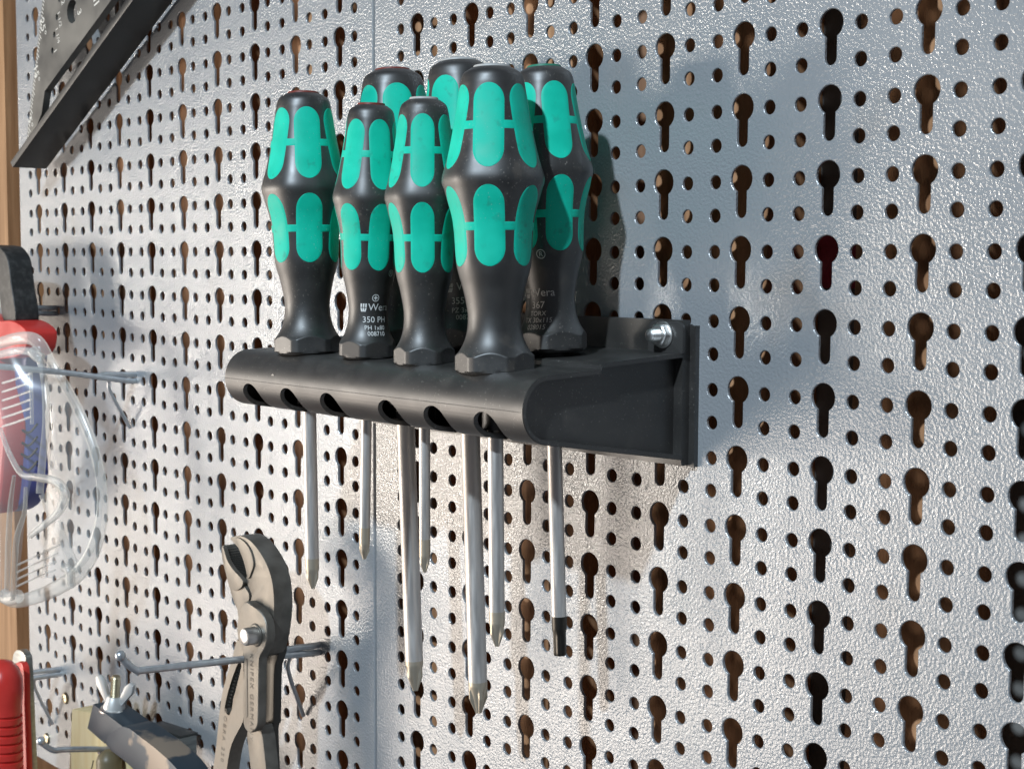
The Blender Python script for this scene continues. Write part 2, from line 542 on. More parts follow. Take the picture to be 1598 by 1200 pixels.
panel("perforated_panel", 0.0, 11, 0.0, -13, 9, -31.6, 420, -343.5, 250,
      "light grey perforated steel panel with the black screwdriver rack bolted on it")
panel("perforated_panel", -60.96 - 9 * PX, 10, 0.75, -12, 9, -433, -34.2, -343.5, 250,
      "light grey perforated steel panel that the pliers and clear goggles hang on")

# what stands behind the panels
for x0, x1, y0 in ((-430, -384, 20), (-328, -281, 15), (-252, -214, 15), (-208, -178, 17), (-132, -102, 16), (-34, 4, 15), (40, 92, 16), (134, 191, 15), (230, 272, 15), (322, 372, 15)):
    o = box("timber_batten", (x0, y0, -420), (x1, 45.9, 300), M['batten'], None, 1.0)
    tag(o, "brown timber batten standing upright behind the perforated steel panels", "batten", "battens behind the panels")
o = box("timber_post", (-560, 3, -460), (-461, 45.9, 320), M['post'], None, 1.5)
tag(o, "tan timber post standing beside the panel edge near the angle square", "post")
o = box("backing_wall", (-600, 46, -460), (118, 66, 320), M['backing'])
tag(o, "brown boarding behind the battens, coloured as if in shade", kind="structure")
o = box("backing_sheet", (118, 46, -460), (520, 66, 320), M['dark_sheet'])
tag(o, "dark grey sheet behind the battens", kind="structure")
o = box("red_tape", (150, 44.6, -14), (226, 45.9, 10), M['red_tape'], None, 0.3)
tag(o, "dark red patch of tape seen through the holes behind the rack panel", "tape")

# ------------------------------------------------------------------ screwdriver rack
rack = empty("screwdriver_rack", (72, 0, -80))
tag(rack, "black plastic screwdriver rack with rounded nose bolted to the perforated panel", "tool rack")
RX0, RX1 = -24.5, 169.5
ro = Vector((72, 0, -80))
def nose(off):
    c, R = (-74.2, -55.3), 12.0 - off
    pts = [(-6.0, -38.0 - off), (-48.0 - off * 0.2, -40.2 - off), (-48.8 + off * 0.0, -40.9 - off), (-49.2, -42.3 - off)]
    for k in range(15):
        a = math.radians(86 + (180 - 86) * k / 14)
        pts.append((c[0] + R * math.cos(a), c[1] + R * math.sin(a)))
    for k in range(1, 15):
        a = math.radians(180 + 82 * k / 14)
        pts.append((c[0] + R * math.cos(a), c[1] + R * math.sin(a)))
    pts.append((-6.0, -78.2 + off))
    return pts
def rack_shell():
    O, I = nose(0.0), nose(1.8)
    I = [(min(y, -6.0), z) for y, z in I]
    V, F = [], []
    n = len(O)
    for x in (RX0, RX1):
        V += [(x - ro.x, y - ro.y, z - ro.z) for y, z in O]
        V += [(x - ro.x, y - ro.y, z - ro.z) for y, z in I]
    for i in range(n - 1):
        F.append((i, i + 1, 2 * n + i + 1, 2 * n + i))
        F.append((n + i + 1, n + i, 3 * n + i, 3 * n + i + 1))
        F.append((i + 1, i, n + i, n + i + 1))
        F.append((2 * n + i, 2 * n + i + 1, 3 * n + i + 1, 3 * n + i))
    F.append((0, 2 * n, 3 * n, n)); F.append((n - 1, 2 * n - 1, 4 * n - 1, 3 * n - 1))
    bm = bmesh.new()
    bv = [bm.verts.new(Vector(v) * MM) for v in V]
    for f in F:
        bm.faces.new([bv[i] for i in f])
    bmesh.ops.recalc_face_normals(bm, faces=bm.faces)
    sel = [e for e in bm.edges if len(e.link_faces) == 2 and e.calc_face_angle(0) > 1.2 and abs(e.verts[0].co.x - e.verts[1].co.x) < 1e-6]
    bmesh.ops.bevel(bm, geom=sel, offset=0.6 * MM, segments=2, affect='EDGES', clamp_overlap=True)
    me = bpy.data.meshes.new("shell"); bm.to_mesh(me); bm.free()
    o = bpy.data.objects.new("shell", me); COL.objects.link(o)
    # insertion slots in the underside of the nose
    cb = bmesh.new()
    for x in (-13, 16, 45, 84, 112, 140.5):
        rr, zc = 7.0, -63.6                            # arch-shaped, open downwards
        lp = [(x + 8.0 + rr * math.cos(math.pi * k / 20), zc + rr * math.sin(math.pi * k / 20)) for k in range(21)]
        lp += [(x + 8.0 - rr, -75.5), (x + 8.0 + rr, -75.5)]
        fa = [cb.verts.new(Vector((px - ro.x, -92 - ro.y, pz - ro.z)) * MM) for px, pz in lp]
        fb = [cb.verts.new(Vector((px - ro.x, -69 - ro.y, pz - ro.z)) * MM) for px, pz in lp]
        cb.faces.new(fa); cb.faces.new(fb[::-1])
        for k in range(len(lp)):
            k2 = (k + 1) % len(lp)
            cb.faces.new((fa[k], fb[k], fb[k2], fa[k2]))
    bmesh.ops.recalc_face_normals(cb, faces=cb.faces)
    cm = bpy.data.meshes.new("cut"); cb.to_mesh(cm); cb.free()
    co = bpy.data.objects.new("cut", cm); COL.objects.link(co)
    md = o.modifiers.new("b", 'BOOLEAN'); md.operation = 'DIFFERENCE'; md.object = co; md.solver = 'EXACT'
    dg = bpy.context.evaluated_depsgraph_get()
    me2 = bpy.data.meshes.new_from_object(o.evaluated_get(dg))
    bpy.data.objects.remove(o); bpy.data.objects.remove(co)
    return me2
link("shell", rack_shell(), M['rack'], rack, 32)
# end walls, set in from the rim
for x in (RX0 + 3.0, RX1 - 5.5):
    I = nose(1.2)
    lp = [(y, z) for y, z in I]
    V = [(xx - ro.x, y - ro.y, z - ro.z) for xx in (x - 0.8, x + 0.8) for y, z in lp]
    n = len(lp)
    F = [list(range(n)), list(range(2 * n - 1, n - 1, -1))] + [(i, (i + 1) % n, n + (i + 1) % n, n + i) for i in range(n)]
    bm = bmesh.new(); bv = [bm.verts.new(Vector(v) * MM) for v in V]
    for f in F: bm.faces.new([bv[i] for i in f])
    bm_obj("end_wall", bm, M['rack'], rack, 30)
def rbox(name, lo, hi, bev=0.5, m=None):
    return box(name, [a - b for a, b in zip(lo, ro)], [a - b for a, b in zip(hi, ro)], m or M['rack'], rack, bev)
rbox("back_plate", (-25.5, -6.2, -80.4), (169.0, -2.2, -26.0), 0.5)
rbox("back_flange", (-26.5, -2.2, -80.9), (171.8, -0.05, -28.0), 0.4)
# bolt tab with nut on stud
bp_ = on(1040, 522, 1, -6.2)
tabz = -30.5
V = []
def tab(cx, cz, wx, wz, y0, y1, hole):
    out = []
    r = 3.0
    for sx, sz, a0 in ((1, 1, 0), (-1, 1, 90), (-1, -1, 180), (1, -1, 270)):
        for k in range(5):
            a = math.radians(a0 + 90 * k / 4)
            rr = r if sz > 0 else 0.6
            out.append((cx + sx * (wx - rr) + rr * math.cos(a), cz + sz * (wz - rr) + rr * math.sin(a)))
    return out
bx, bz = bp_.x, bp_.z
t_ = tab(bx + 1.0, bz - 1.0, 8.8, 6.0, 0, 0, 0)
slab("bolt_tab", [[(x - ro.x, z - ro.z) for x, z in t_]], -8.0, -6.25, M['tab'], rack, 0.4)
def along_y(name, prof, mt, parent, cx, cz, seg=24, rfun=None, smooth=40):
    """revolved about the y axis; prof = [(r, y)]"""
    V, F = [], []
    for r, y in prof:
        for k in range(seg):
            th = 2 * math.pi * k / seg
            rr = rfun(r, th, y) if rfun else r
            V.append((cx + rr * math.cos(th), y, cz + rr * math.sin(th)))
    for i in range(len(prof) - 1):
        for k in range(seg):
            F.append((i * seg + k, i * seg + (k + 1) % seg, (i + 1) * seg + (k + 1) % seg, (i + 1) * seg + k))
    F.append(list(range(seg))); F.append([(len(prof) - 1) * seg + k for k in range(seg)][::-1])
    bm = bmesh.new(); bv = [bm.verts.new(Vector(v) * MM) for v in V]
    for f in F: bm.faces.new([bv[i] for i in f])
    return bm_obj(name, bm, mt, parent, smooth)
bolt = empty("bolt", (bx, -8.0, bz))
bolt.scale = (1.3, 0.85, 1.3)
tag(bolt, "bright steel stud with hex nut holding the black rack's corner tab", "bolt")
along_y("washer", [(3.6, 0), (3.9, -0.2), (3.9, -0.7), (3.6, -0.9)], M['steel_bolt'], bolt, 0, 0)
hexf = lambda r, th, y: min(r, 2.95 / math.cos((th % (math.pi / 3)) - math.pi / 6))
along_y("nut", [(2.8, -0.9), (3.3, -1.15), (3.3, -3.6), (2.7, -4.0)], M['steel_bolt'], bolt, 0, 0, 36, hexf, 25)
prof = [(1.6, -4.0)]
for k in range(6):
    prof += [(1.9, -4.0 - 0.7 * k - 0.25), (1.6, -4.0 - 0.7 * k - 0.55)]
prof += [(1.75, -8.6), (1.2, -9.2), (0.5, -9.4)]
along_y("stud", prof, M['steel_bolt'], bolt, 0, 0)
# moulding seam and ejector marks on the nose
tube("mould_seam", [(RX0 + 0.6 - ro.x, -86.2 - ro.y, -55.3 - ro.z), (RX1 - 1 - ro.x, -86.2 - ro.y, -55.3 - ro.z)], 0.13, M['rack'], rack, 6, 1)
for u, v in ((426, 589), (713, 625)):
    p = on(u, v, 1, -85.6)
    along_y("ejector_mark", [(1.5, 0.6), (1.35, -0.02), (0.55, -0.04), (0.45, 0.1)], M['rack'], rack, p.x - ro.x, p.z - ro.z + 0.1, 20).location = (0, (-85.75 - ro.y) * MM, 0)

# ------------------------------------------------------------------ screwdrivers
PROF_PX = [(470, 33), (462, 45), (449, 50), (436, 51.8), (410.5, 55.4), (385, 59.7), (359, 64.9), (333, 70.8), (312, 77.3), (302, 79.5), (294, 79.0), (286.5, 76.2),
           (268, 71), (250, 65.8), (230, 62), (204, 60), (178, 59), (168, 58.4), (153, 55), (138, 50.5), (123, 47), (108, 44), (93, 42), (78, 42.3), (63, 44.5), (48, 49.5), (36, 56.5), (28, 63.5), (22, 68)]
KPX = 0.2286
PTS = sorted((h * KPX, r * KPX) for h, r in PROF_PX)
def prof_r(h):
    """handle radius (mm) at height h above the collar foot, base size 107.4 mm"""
    if h <= PTS[0][0]: return PTS[0][1]
    for i in range(len(PTS) - 1):
        if h <= PTS[i + 1][0]:
            (h0, r0), (h1, r1) = PTS[i], PTS[i + 1]
            hm, rm = PTS[max(i - 1, 0)]; hp, rp = PTS[min(i + 2, len(PTS) - 1)]
            m0 = (r1 - rm) / max(h1 - hm, 1e-6); m1 = (rp - r0) / max(hp - h0, 1e-6)
            d = h1 - h0; t = (h - h0) / d
            return ((2 * t**3 - 3 * t * t + 1) * r0 + (t**3 - 2 * t * t + t) * d * m0 + (-2 * t**3 + 3 * t * t) * r1 + (t**3 - t * t) * d * m1)
    return PTS[-1][1]
HEXA, HEXC = 57.5 * KPX, 63.0 * KPX
def section(r, th, h):
    """lobed grip, hexagonal collar with rounded corners at the foot"""
    a = ((th + math.pi / 6) % (math.pi / 3)) - math.pi / 6
    lob = 0.018 * min(1, max(0, (h - 36) / 8)) * min(1, max(0, (104 - h) / 6))
    r = r * (1 + lob * (-math.cos(6 * th)))
    if h < 14:
        r = min(r, HEXA / math.cos(a), HEXC)
    return r
def surf(th, h, off=0.0):
    if h < 6.0:
        r = prof_r(6.0)
        if h < 1.6: r = min(r, HEXC - 3.2 * (1.6 - h) / 1.6)
    else:
        r = prof_r(h)
    return section(r, th, h) + off

def handle_mesh(L, rs):
    """grip body: local z from 0 (foot of collar) to L"""
    s = L / 107.4
    hs = [0.0, 0.5, 1.0, 1.6, 2.4, 3.2, 4.0, 4.6] + [5.0 + 0.3 * k for k in range(26)] + [13.2 + 1.25 * k for k in range(70)] + [101 + 0.45 * k for k in range(14)]
    hs = [h for h in hs if h < 107.3] + [107.4]
    seg = 144
    V, F = [], []
    for h in hs:
        for k in range(seg):
            th = 2 * math.pi * k / seg
            r = surf(th, h) * rs
            V.append((r * math.cos(th), r * math.sin(th), h * s))
    # top recess edge
    for rr, hh in ((31.0 * KPX, 107.55), (29.5 * KPX, 107.3)):
        for k in range(seg):
            th = 2 * math.pi * k / seg
            V.append((rr * rs * math.cos(th), rr * rs * math.sin(th), hh * s))
    n = len(V) // seg
    for i in range(n - 1):
        for k in range(seg):
            F.append((i * seg + k, i * seg + (k + 1) % seg, (i + 1) * seg + (k + 1) % seg, (i + 1) * seg + k))
    F.append(list(range(seg - 1, -1, -1)))
    F.append([(n - 1) * seg + k for k in range(seg)])
    me = bpy.data.meshes.new("grip_body")
    me.from_pydata([Vector(v) * MM for v in V], [], F)
    return me

def inlay_mesh(L, rs, th0, h0, h1, w):
    """stadium-shaped soft inlay lying on the grip, slightly proud; w = arc width at base size"""
    s = L / 107.4
    nz, nx = 40, 14
    V, F = [], []
    hw = w / 2
    OFF = 0.12
    for j in range(nz + 1):
        t = j / nz
        t = 0.5 - 0.5 * math.cos(math.pi * t)
        h = h0 + (h1 - h0) * t
        cap = 6.4                                    # length of the rounded ends along the axis
        d = min(h - h0, h1 - h)
        ww = hw if d >= cap else hw * math.sqrt(max(0.0, 1 - ((cap - d) / cap) ** 2))
        ww = max(ww, 0.02)
        for i in range(nx + 1):
            x = -ww + 2 * ww * i / nx
            th = th0 + x / (prof_r(h))
            edge = i in (0, nx) or j in (0, nz)
            r = surf(th, h, -0.12 if edge else OFF) * rs
            V.append((r * math.cos(th), r * math.sin(th), h * s))
    for j in range(nz):
        for i in range(nx):
            a = j * (nx + 1) + i
            F.append((a, a + 1, a + nx + 2, a + nx + 1))
    return V, F

def band_mesh(L, rs, th_c, h0, h1, w):
    """short bridge between neighbouring inlays"""
    s = L / 107.4
    V, F = [], []
    nz, nx = 6, 8
    half = math.pi / 6
    for j in range(nz + 1):
        h = h0 + (h1 - h0) * j / nz
        a = half - (w / 2) / prof_r(h) + 0.06
        for i in range(nx + 1):
            th = th_c + half + a * (2 * i / nx - 1)
            r = surf(th, h, -0.1 if j in (0, nz) else 0.10) * rs
            V.append((r * math.cos(th), r * math.sin(th), h * s))
    for j in range(nz):
        for i in range(nx):
            a = j * (nx + 1) + i
            F.append((a, a + 1, a + nx + 2, a + nx + 1))
    return V, F

MESHES = {}
def grip_meshes(L, rs):
    k = (round(L, 1), rs)
    if k in MESHES: return MESHES[k]
    W = 12.0
    out = {"body": handle_mesh(L, rs), "inlays": [], "bands": []}
    for q in range(6):
        for h0, h1 in ((315 * KPX, 443 * KPX), (167 * KPX, 289 * KPX)):
            V, F = inlay_mesh(L, rs, q * math.pi / 3, h0, h1, W)
            me = bpy.data.meshes.new("grip_inlay"); me.from_pydata([Vector(v) * MM for v in V], [], F); out["inlays"].append(me)
        for h0, h1 in ((372 * KPX, 387 * KPX), (220 * KPX, 235 * KPX)):
            V, F = band_mesh(L, rs, q * math.pi / 3, h0, h1, W)
            me = bpy.data.meshes.new("inlay_bridge"); me.from_pydata([Vector(v) * MM for v in V], [], F); out["bands"].append(me)
    MESHES[k] = out
    return out

def wrap_print(parent, L, rs, lines, th_off, mt):
    """printing wrapped round the waist; lines = [(text, height_fraction_from_top, size_mm)]"""
    V, F = [], []
    def put(vs, fs, h):
        n = len(V)
        for x, y in vs:
            hz = (h + y) / L * 107.4
            th = th_off + x / (prof_r(hz) * rs)
            r = (surf(th, hz) + 0.09) * rs
            V.append((r * math.cos(th), r * math.sin(th), h + y))
        F.extend([[n + i for i in f] for f in fs])
    for body, frac, size, dx in lines:
        h = L * (1 - frac)
        if body == "LOGO":
            for k in (-1, 0, 1):
                for y0, y1, sk in ((0.15, 1.6, 0.05), (-1.6, -0.15, 0.35)):
                    x = k * 0.95
                    vs = [(dx + x - 0.3 - sk * k * (y0 < 0), y0), (dx + x + 0.3 - sk * k * (y0 < 0), y0), (dx + x + 0.32, y1), (dx + x - 0.32, y1)]
                    put([(a * size, b * size) for a, b in [(p[0] / 1, p[1]) for p in vs]] if dx == 0 else [(p[0], p[1] * size) for p in vs], [(0, 1, 2, 3)], h + 1.1)
        elif body in ("CROSS", "RING"):
            n = 20
            vs = [(dx + rr * math.cos(2 * math.pi * k / n), rr * math.sin(2 * math.pi * k / n)) for rr in (size, size * 0.82) for k in range(n)]
            put(vs, [(k, (k + 1) % n, n + (k + 1) % n, n + k) for k in range(n)], h)
            if body == "CROSS":
                a, b_ = size * 0.16, size * 0.55
                for q in ((a, b_), (b_, a)):
                    put([(dx - q[0], -q[1]), (dx + q[0], -q[1]), (dx + q[0], q[1]), (dx - q[0], q[1])], [(0, 1, 2, 3)], h)
            else:
                vs, fs = text_mesh("R", size * 1.05)
                put([(x + dx, y - size * 0.52) for x, y in vs], fs, h)
        else:
            vs, fs = text_mesh(body, size)
            put([(x + dx, y) for x, y in vs], fs, h)
    return mesh_obj("lettering", V, F, mt, parent)

def shaft_tip(root, length, d, kind):
    R = d / 2
    tl = 13.0 if kind != 'torx' else 15.0
    prof = [(R * 1.0, -length + tl)] + [(R, -length + tl + (length - tl) * k / 8) for k in range(1, 9)] + [(R, 3.0)]
    sh = revolve("shaft", prof, M['chrome'], root, 32, None, 40)
    if kind == 'torx':
        def rf(r, th, z):
            f = min(1.0, max(0.0, (-length + 9.5 - z) / 1.5))
            return r * (1 - 0.13 * f * (0.5 + 0.5 * math.cos(6 * th)) ** 1.2)
        pr = [(R * 0.80, -length), (R * 0.88, -length + 0.5)] + [(R * 0.9, -length + 0.5 + k) for k in range(1, 9)] + [(R * 0.98, -length + 9.8), (R * 1.0, -length + 10.6), (R * 1.005, -length + tl)]
        t = revolve("tip", pr, M['tip_dark'], sh, 72, rf, 30)
    else:
        def rf(r, th, z):
            hgt = z + length
            lim = R * (0.26 + 0.78 * hgt / (3.1 * R))   # flutes run out up the shank
            if lim >= r: return r
            c = abs(math.cos(2 * th))
            k = min(1.0, max(0.0, (c - 0.30) / 0.35)); k = k * k * (3 - 2 * k)
            return r * (1 - k) + lim * k
        pr = [(R * 0.34, -length), (R * 0.42, -length + 0.25 * R)]
        for k in range(1, 9):
            pr.append((R * (0.42 + 0.58 * k / 8), -length + 0.25 * R + k / 8 * 1.35 * R))
        pr += [(R * 1.0, -length + 1.6 * R + 0.4 + 0.45 * k) for k in range(0, 14) if 1.6 * R + 0.4 + 0.45 * k < tl - 0.5]
        pr.append((R * 1.005, -length + tl))
        t = revolve("tip", pr, M['tip'], sh, 72, rf, 35)

def screwdriver(top, tip, y_top, y_tip, Lh, rs, d, kind, spin, label, cap, lines=None, th_text=0.0, worn=False):
    T, B = on(*top, 1, y_top), on(*tip, 1, y_tip)
    ax = (T - B).normalized()
    base = T - ax * Lh
    length = (T - B).length - Lh
    tc = CAM - base
    x = (tc - ax * tc.dot(ax)).normalized()
    yv = ax.cross(x)
    rot = Matrix((x, yv, ax)).transposed() @ Matrix.Rotation(math.radians(spin), 3, 'Z')
    root = empty("screwdriver", base, rot)
    tag(root, label, "screwdriver", "screwdrivers standing in the rack")
    g = grip_meshes(Lh, rs)
    body = link("grip_body", g["body"], M['handle'], root, 28)
    for me in g["inlays"]: link("grip_inlay", me, M['green'], root, 60)
    for me in g["bands"]: link("inlay_bridge", me, M['green'], root, 60)
    s = Lh / 107.4
    revolve("cap_disc", [(29.2 * KPX * rs, Lh - 0.5), (29.2 * KPX * rs, Lh + 0.7), (28.4 * KPX * rs, Lh + 0.95)], cap, body, 48, None, 40)
    revolve("ferrule", [(d / 2 + 0.8, -7.0), (d / 2 + 1.0, -6.6), (d / 2 + 2.2, -0.6), (HEXC * rs - 3.6, 0.3)], M['handle'], body, 40, None, 40)
    shaft_tip(root, length, d, kind)
    if lines:
        wrap_print(body, Lh, rs, lines, math.radians(th_text - spin), M['print_dim' if worn else 'print'])
    return base, length

YF, YR = -69.0, -37.0
INFO = []
INFO.append(screwdriver((473.5, 148), (488, 918), YF, YF, 108.2, 0.98, 5.8, 'ph', 6,
    "medium green and black screwdriver with bare waist beside the one marked 350 PH", M['cap_red']))
INFO.append(screwdriver((579.5, 165.5), (568.5, 872), YF, YF, 99.6, 0.81, 4.3, 'ph', 21,
    "small green and black screwdriver with 350 PH printed in white on its waist", M['cap_red'],
    [("CROSS", 0.753, 1.45, 0), ("LOGO", 0.803, 1.0, -4.6), ("Wera", 0.803, 2.75, 1.9), ("350 PH", 0.850, 2.3, 0), ("PH 1x80", 0.879, 1.7, 0), ("008710", 0.902, 1.7, 0.4), ("RING", 0.655, 1.35, 6.4)], 20))
INFO.append(screwdriver((661.5, 157), (663, 893), YF, YF, 100.2, 0.81, 4.3, 'ph', -3,
    "small bare-waisted green screwdriver between the 350 PH one and the large scuffed one", M['cap_white']))
INFO.append(screwdriver((768, 107.5), (776, 1008), YF, YF, 109.0, 1.0, 5.8, 'ph', -6,
    "large scuffed green and black screwdriver with bare waist nearest the rack's open end, front row", M['cap_white']))
INFO.append(screwdriver((612.5, 112.5), (648, 1077), YR, YR, 116.0, 1.12, 7.7, 'ph', 7,
    "big green and black screwdriver in the back row behind the 350 PH one", M['cap_red']))
INFO.append(screwdriver((717, 98), (747, 1112), YR, YR, 114.0, 1.10, 7.7, 'ph', -28,
    "big green and black screwdriver in the back row marked PZ, with the longest shaft", M['cap_white'],
    [("LOGO", 0.795, 1.1, -6.0), ("Wera", 0.795, 3.0, 2.0), ("355 PZ", 0.842, 2.6, 0), ("PZ 3x150", 0.872, 1.9, 0), ("008720", 0.896, 1.9, 0.5)], -4, True))
INFO.append(screwdriver((849, 108), (874, 1022), YR, YR, 106.0, 0.96, 5.7, 'torx', 19,
    "green and black screwdriver marked 367 with dark star tip by the bolt tab", M['cap_green'],
    [("RING", 0.655, 1.75, 3.5), ("LOGO", 0.800, 1.1, -5.0), ("Wera", 0.800, 2.9, 1.8), ("367", 0.842, 2.5, 0), ("TORX", 0.868, 1.7, 0), ("TX 30x115", 0.892, 1.8, 0), ("028015", 0.916, 1.8, 0)], -30, True))

for (bs, ln_), rr in zip(INFO, (4.6, 4.2, 4.2, 4.6, 5.6, 5.6, 4.8)):
    o = revolve("shade_sleeve", [(rr, -65), (rr, -46.5)], M['rack'], rack, 24, None, 40)  # tubes added so the shafts stay dark behind the nose slots
    o.location = (Vector((bs.x, bs.y, 0)) - Vector((ro.x, ro.y, ro.z))) * MM

# ------------------------------------------------------------------ wire hooks
def hook(bx, bz, reach, rise, label, r=1.75, turn=9.0, brace=(-8, -34)):
    root = empty("peg_hook", (bx, 0, bz))
    tag(root, label, "hook", "zinc wire hooks on the panel")
    k = reach
    tube("arm", [(0, 1.0, 0), (0, -6, 0), (0, -k * 0.5, rise * 0.55), (0, -k + 6, rise), (0, -k, rise + 0.8), (0, -k - 5, rise + turn * 0.55), (0, -k - 8, rise + turn)], r, M['zinc'], root, 12, 5, ball=r * 1.45)
    tube("back_bar", [(0.3, 1.0, 2 * r), (0.3, -4, 2 * r), (-0.5, -18, 2 * r + 0.6), (-0.5, -26, 2 * r - 0.4)], r * 0.95, M['zinc'], root, 12, 5)
    tube("brace", [(-1.0, -17, -0.4), (brace[0] * 0.4, -15, brace[1] * 0.25), (brace[0], -1.2, brace[1])], r * 0.62, M['zinc'], root, 10, 5)
    return root
hp = on(498, 1016, 1, 0)
hook(hp.x, hp.z, 101, 7.5, "zinc wire hook with upturned ball end carrying the slip-joint pliers", brace=(-13, -36))
hg = on(212, 593, 1, 0)
hook(hg.x, hg.z, 92, 12, "zinc wire hook that the clear safety goggles hang on", brace=(-6, -29))
hs_ = on(86, 489, 1, 0)
hook(hs_.x, hs_.z, 44, 2, "short zinc wire hook behind the red and blue stripping tool", brace=(-6, -26))
hr = on(93, 1051, 1, 0)
hook(hr.x, hr.z, 46, 1, "zinc wire hook behind the steel plate with the red grip", brace=(-10, -36))
hl = on(165, 1166, 0, -277.0)
hook(-277.0, hl.z - 5.0, 54, 9.5, "zinc wire hook with upturned ball end under the chipped blue-grey frame", turn=8)

# ------------------------------------------------------------------ slip-joint pliers
def zp(pts, y, ox=320, oy=820, s=3.16):
    return pxloop([(ox + a / s, oy + b / s) for a, b in pts], y)
def rel(loops, o):
    return [[(x - o.x, z - o.z) for x, z in lp] for lp in loops]
def spl(pts, n=3):
    return [(p.x, p.y) for p in smooth_pts([(a, b, 0) for a, b in pts], n, True)]
YP = -43.0
po = on(405, 1021, 1, YP)
pl = empty("pliers", (po.x, 0, po.z))
tag(pl, "grey-beige slip-joint pliers with toothed jaws hanging on a wire hook", "pliers")
# curved outer jaw running down into the rear handle
jaw = [(128, 62), (160, 50), (195, 54), (235, 82), (278, 136), (312, 200), (334, 270), (343, 345), (344, 420), (338, 490), (326, 570), (300, 640), (270, 640), (255, 560), (262, 480), (248, 420), (236, 398), (224, 384), (234, 345), (218, 300), (204, 266), (224, 226), (234, 190), (214, 156), (188, 128), (158, 98)]
slab("outer_jaw", rel([spl(zp(jaw, YP + 2), 3)], po), YP + 1.5, YP + 12, M['plier'], pl, 0.9)
jawf = [(140, 66), (165, 64), (192, 86), (214, 118), (228, 160), (232, 196), (222, 230), (205, 264), (190, 200), (170, 140)]
slab("jaw_cheek", rel([spl(zp(jawf, YP), 3)], po), YP + 0.6, YP + 4, M['plier'], pl, 0.5)
low = [(83, 106), (92, 102), (108, 160), (132, 205), (165, 240), (190, 268), (190, 292), (205, 318), (216, 338), (214, 372), (196, 392), (180, 420), (165, 455), (158, 415), (140, 372), (118, 300), (100, 230), (87, 165)]
slab("inner_jaw", rel([spl(zp(low, YP + 1), 3)], po), YP + 1.0, YP + 9.5, M['plier'], pl, 0.8)
lowf = [(84, 110), (93, 108), (110, 165), (138, 212), (170, 248), (190, 274), (184, 300), (166, 316), (142, 318), (122, 290), (103, 228), (88, 165)]
slab("jaw_cheek", rel([spl(zp(lowf, YP), 3)], po), YP - 0.4, YP + 2, M['plier'], pl, 0.5)
# serrated mouth, shade between the jaws painted in with dark steel
gap = [(95, 102), (128, 99), (160, 130), (176, 165), (190, 205), (196, 262), (186, 262), (150, 226), (120, 190)]
slab("jaw_floor", rel([zp(gap, YP + 8)], po), YP + 7.5, YP + 12.5, M['plier_dark'], pl, 0.2)
mouth = smooth_pts([(90, 101, 0), (108, 158, 0), (132, 205, 0), (165, 240, 0), (191, 268, 0)], 5)
strip = [(p.x, p.y) for p in mouth] + [(p.x + 7, p.y - 2) for p in reversed(mouth)]
slab("jaw_tooth_face", rel([zp(strip, YP + 2)], po), YP + 1.6, YP + 9.8, M['plier_dark'], pl)  # wall coloured dark for the shadow of the outer jaw
for k in range(1, len(mouth) - 1):
    q = mouth[k]
    p1 = on(320 + (q.x + 7) / 3.16, 820 + (q.y - 2) / 3.16, 1, YP + 2)
    tube("jaw_tooth", [(p1.x - po.x, YP + 1.2, p1.z - po.z), (p1.x - po.x, YP + 9.9, p1.z - po.z)], 0.8, M['plier_dark'], pl, 4, 1)
# slotted handle
hl1 = [(162, 560), (190, 600), (192, 650), (196, 760), (196, 900), (190, 965), (168, 1008), (135, 1075), (118, 1150), (105, 1260), (100, 1400), (20, 1400), (36, 1260), (48, 1170), (62, 1060), (74, 930), (92, 810), (118, 720), (140, 650)]
slot = [(180, 655), (184, 690), (172, 745), (158, 800), (144, 850), (136, 905), (124, 934), (110, 928), (100, 900), (106, 865), (118, 815), (136, 755), (160, 690)]
slab("slotted_handle", [rel([spl(zp(hl1, YP + 2), 2)], po)[0], rel([zp(slot, YP + 2)], po)[0]], YP + 1.5, YP + 9.0, M['plier'], pl)
for k in range(14):
    t = k / 13
    p = on(320 + (172 - 56 * t) / 3.16, 820 + (664 + 220 * t) / 3.16, 1, YP + 4)
    tube("slot_tooth", [(p.x - po.x - 2.2, YP + 3.6, p.z - po.z - 0.2), (p.x - po.x + 2.4, YP + 3.6, p.z - po.z + 0.5)], 0.85, M['plier'] if k % 1 else M['plier_dark'], pl, 5, 1)
slab("slot_floor", rel([zp([(178, 660), (186, 690), (140, 915), (120, 936), (100, 915), (104, 860), (150, 700)], YP + 8)], po), YP + 7.2, YP + 10, M['plier_dark'], pl)
# front leaf round the pivot
leaf = [(186, 392), (206, 372), (226, 386), (252, 402), (282, 430), (302, 470), (310, 520), (308, 570), (294, 612), (276, 640), (270, 680), (268, 800), (266, 940), (262, 985), (246, 1012), (226, 1020), (204, 1006), (192, 975), (190, 900), (192, 780), (194, 660), (182, 600), (166, 560), (160, 500), (168, 440)]
slab("front_leaf", rel([spl(zp(leaf, YP - 3), 2)], po), YP - 3.5, YP + 1.4, M['plier'], pl, 1.1, 3)
groove = [(203, 655), (209, 655), (211, 940), (205, 945), (202, 930)]
slab("leaf_groove", rel([zp(groove, YP - 3.5)], po), YP - 3.7, YP - 3.0, M['plier_dark'], pl)
rear = [(206, 1000), (268, 985), (292, 1120), (302, 1230), (312, 1400), (236, 1400), (222, 1200), (210, 1090)]
slab("rear_handle", rel([spl(zp(rear, YP + 1), 2)], po), YP + 1.0, YP + 8.5, M['plier'], pl, 1.0)
back = [(300, 560), (352, 470), (366, 540), (372, 620), (350, 690), (345, 800), (342, 980), (330, 1010), (340, 1400), (296, 1400), (286, 1150), (280, 900), (284, 700)]
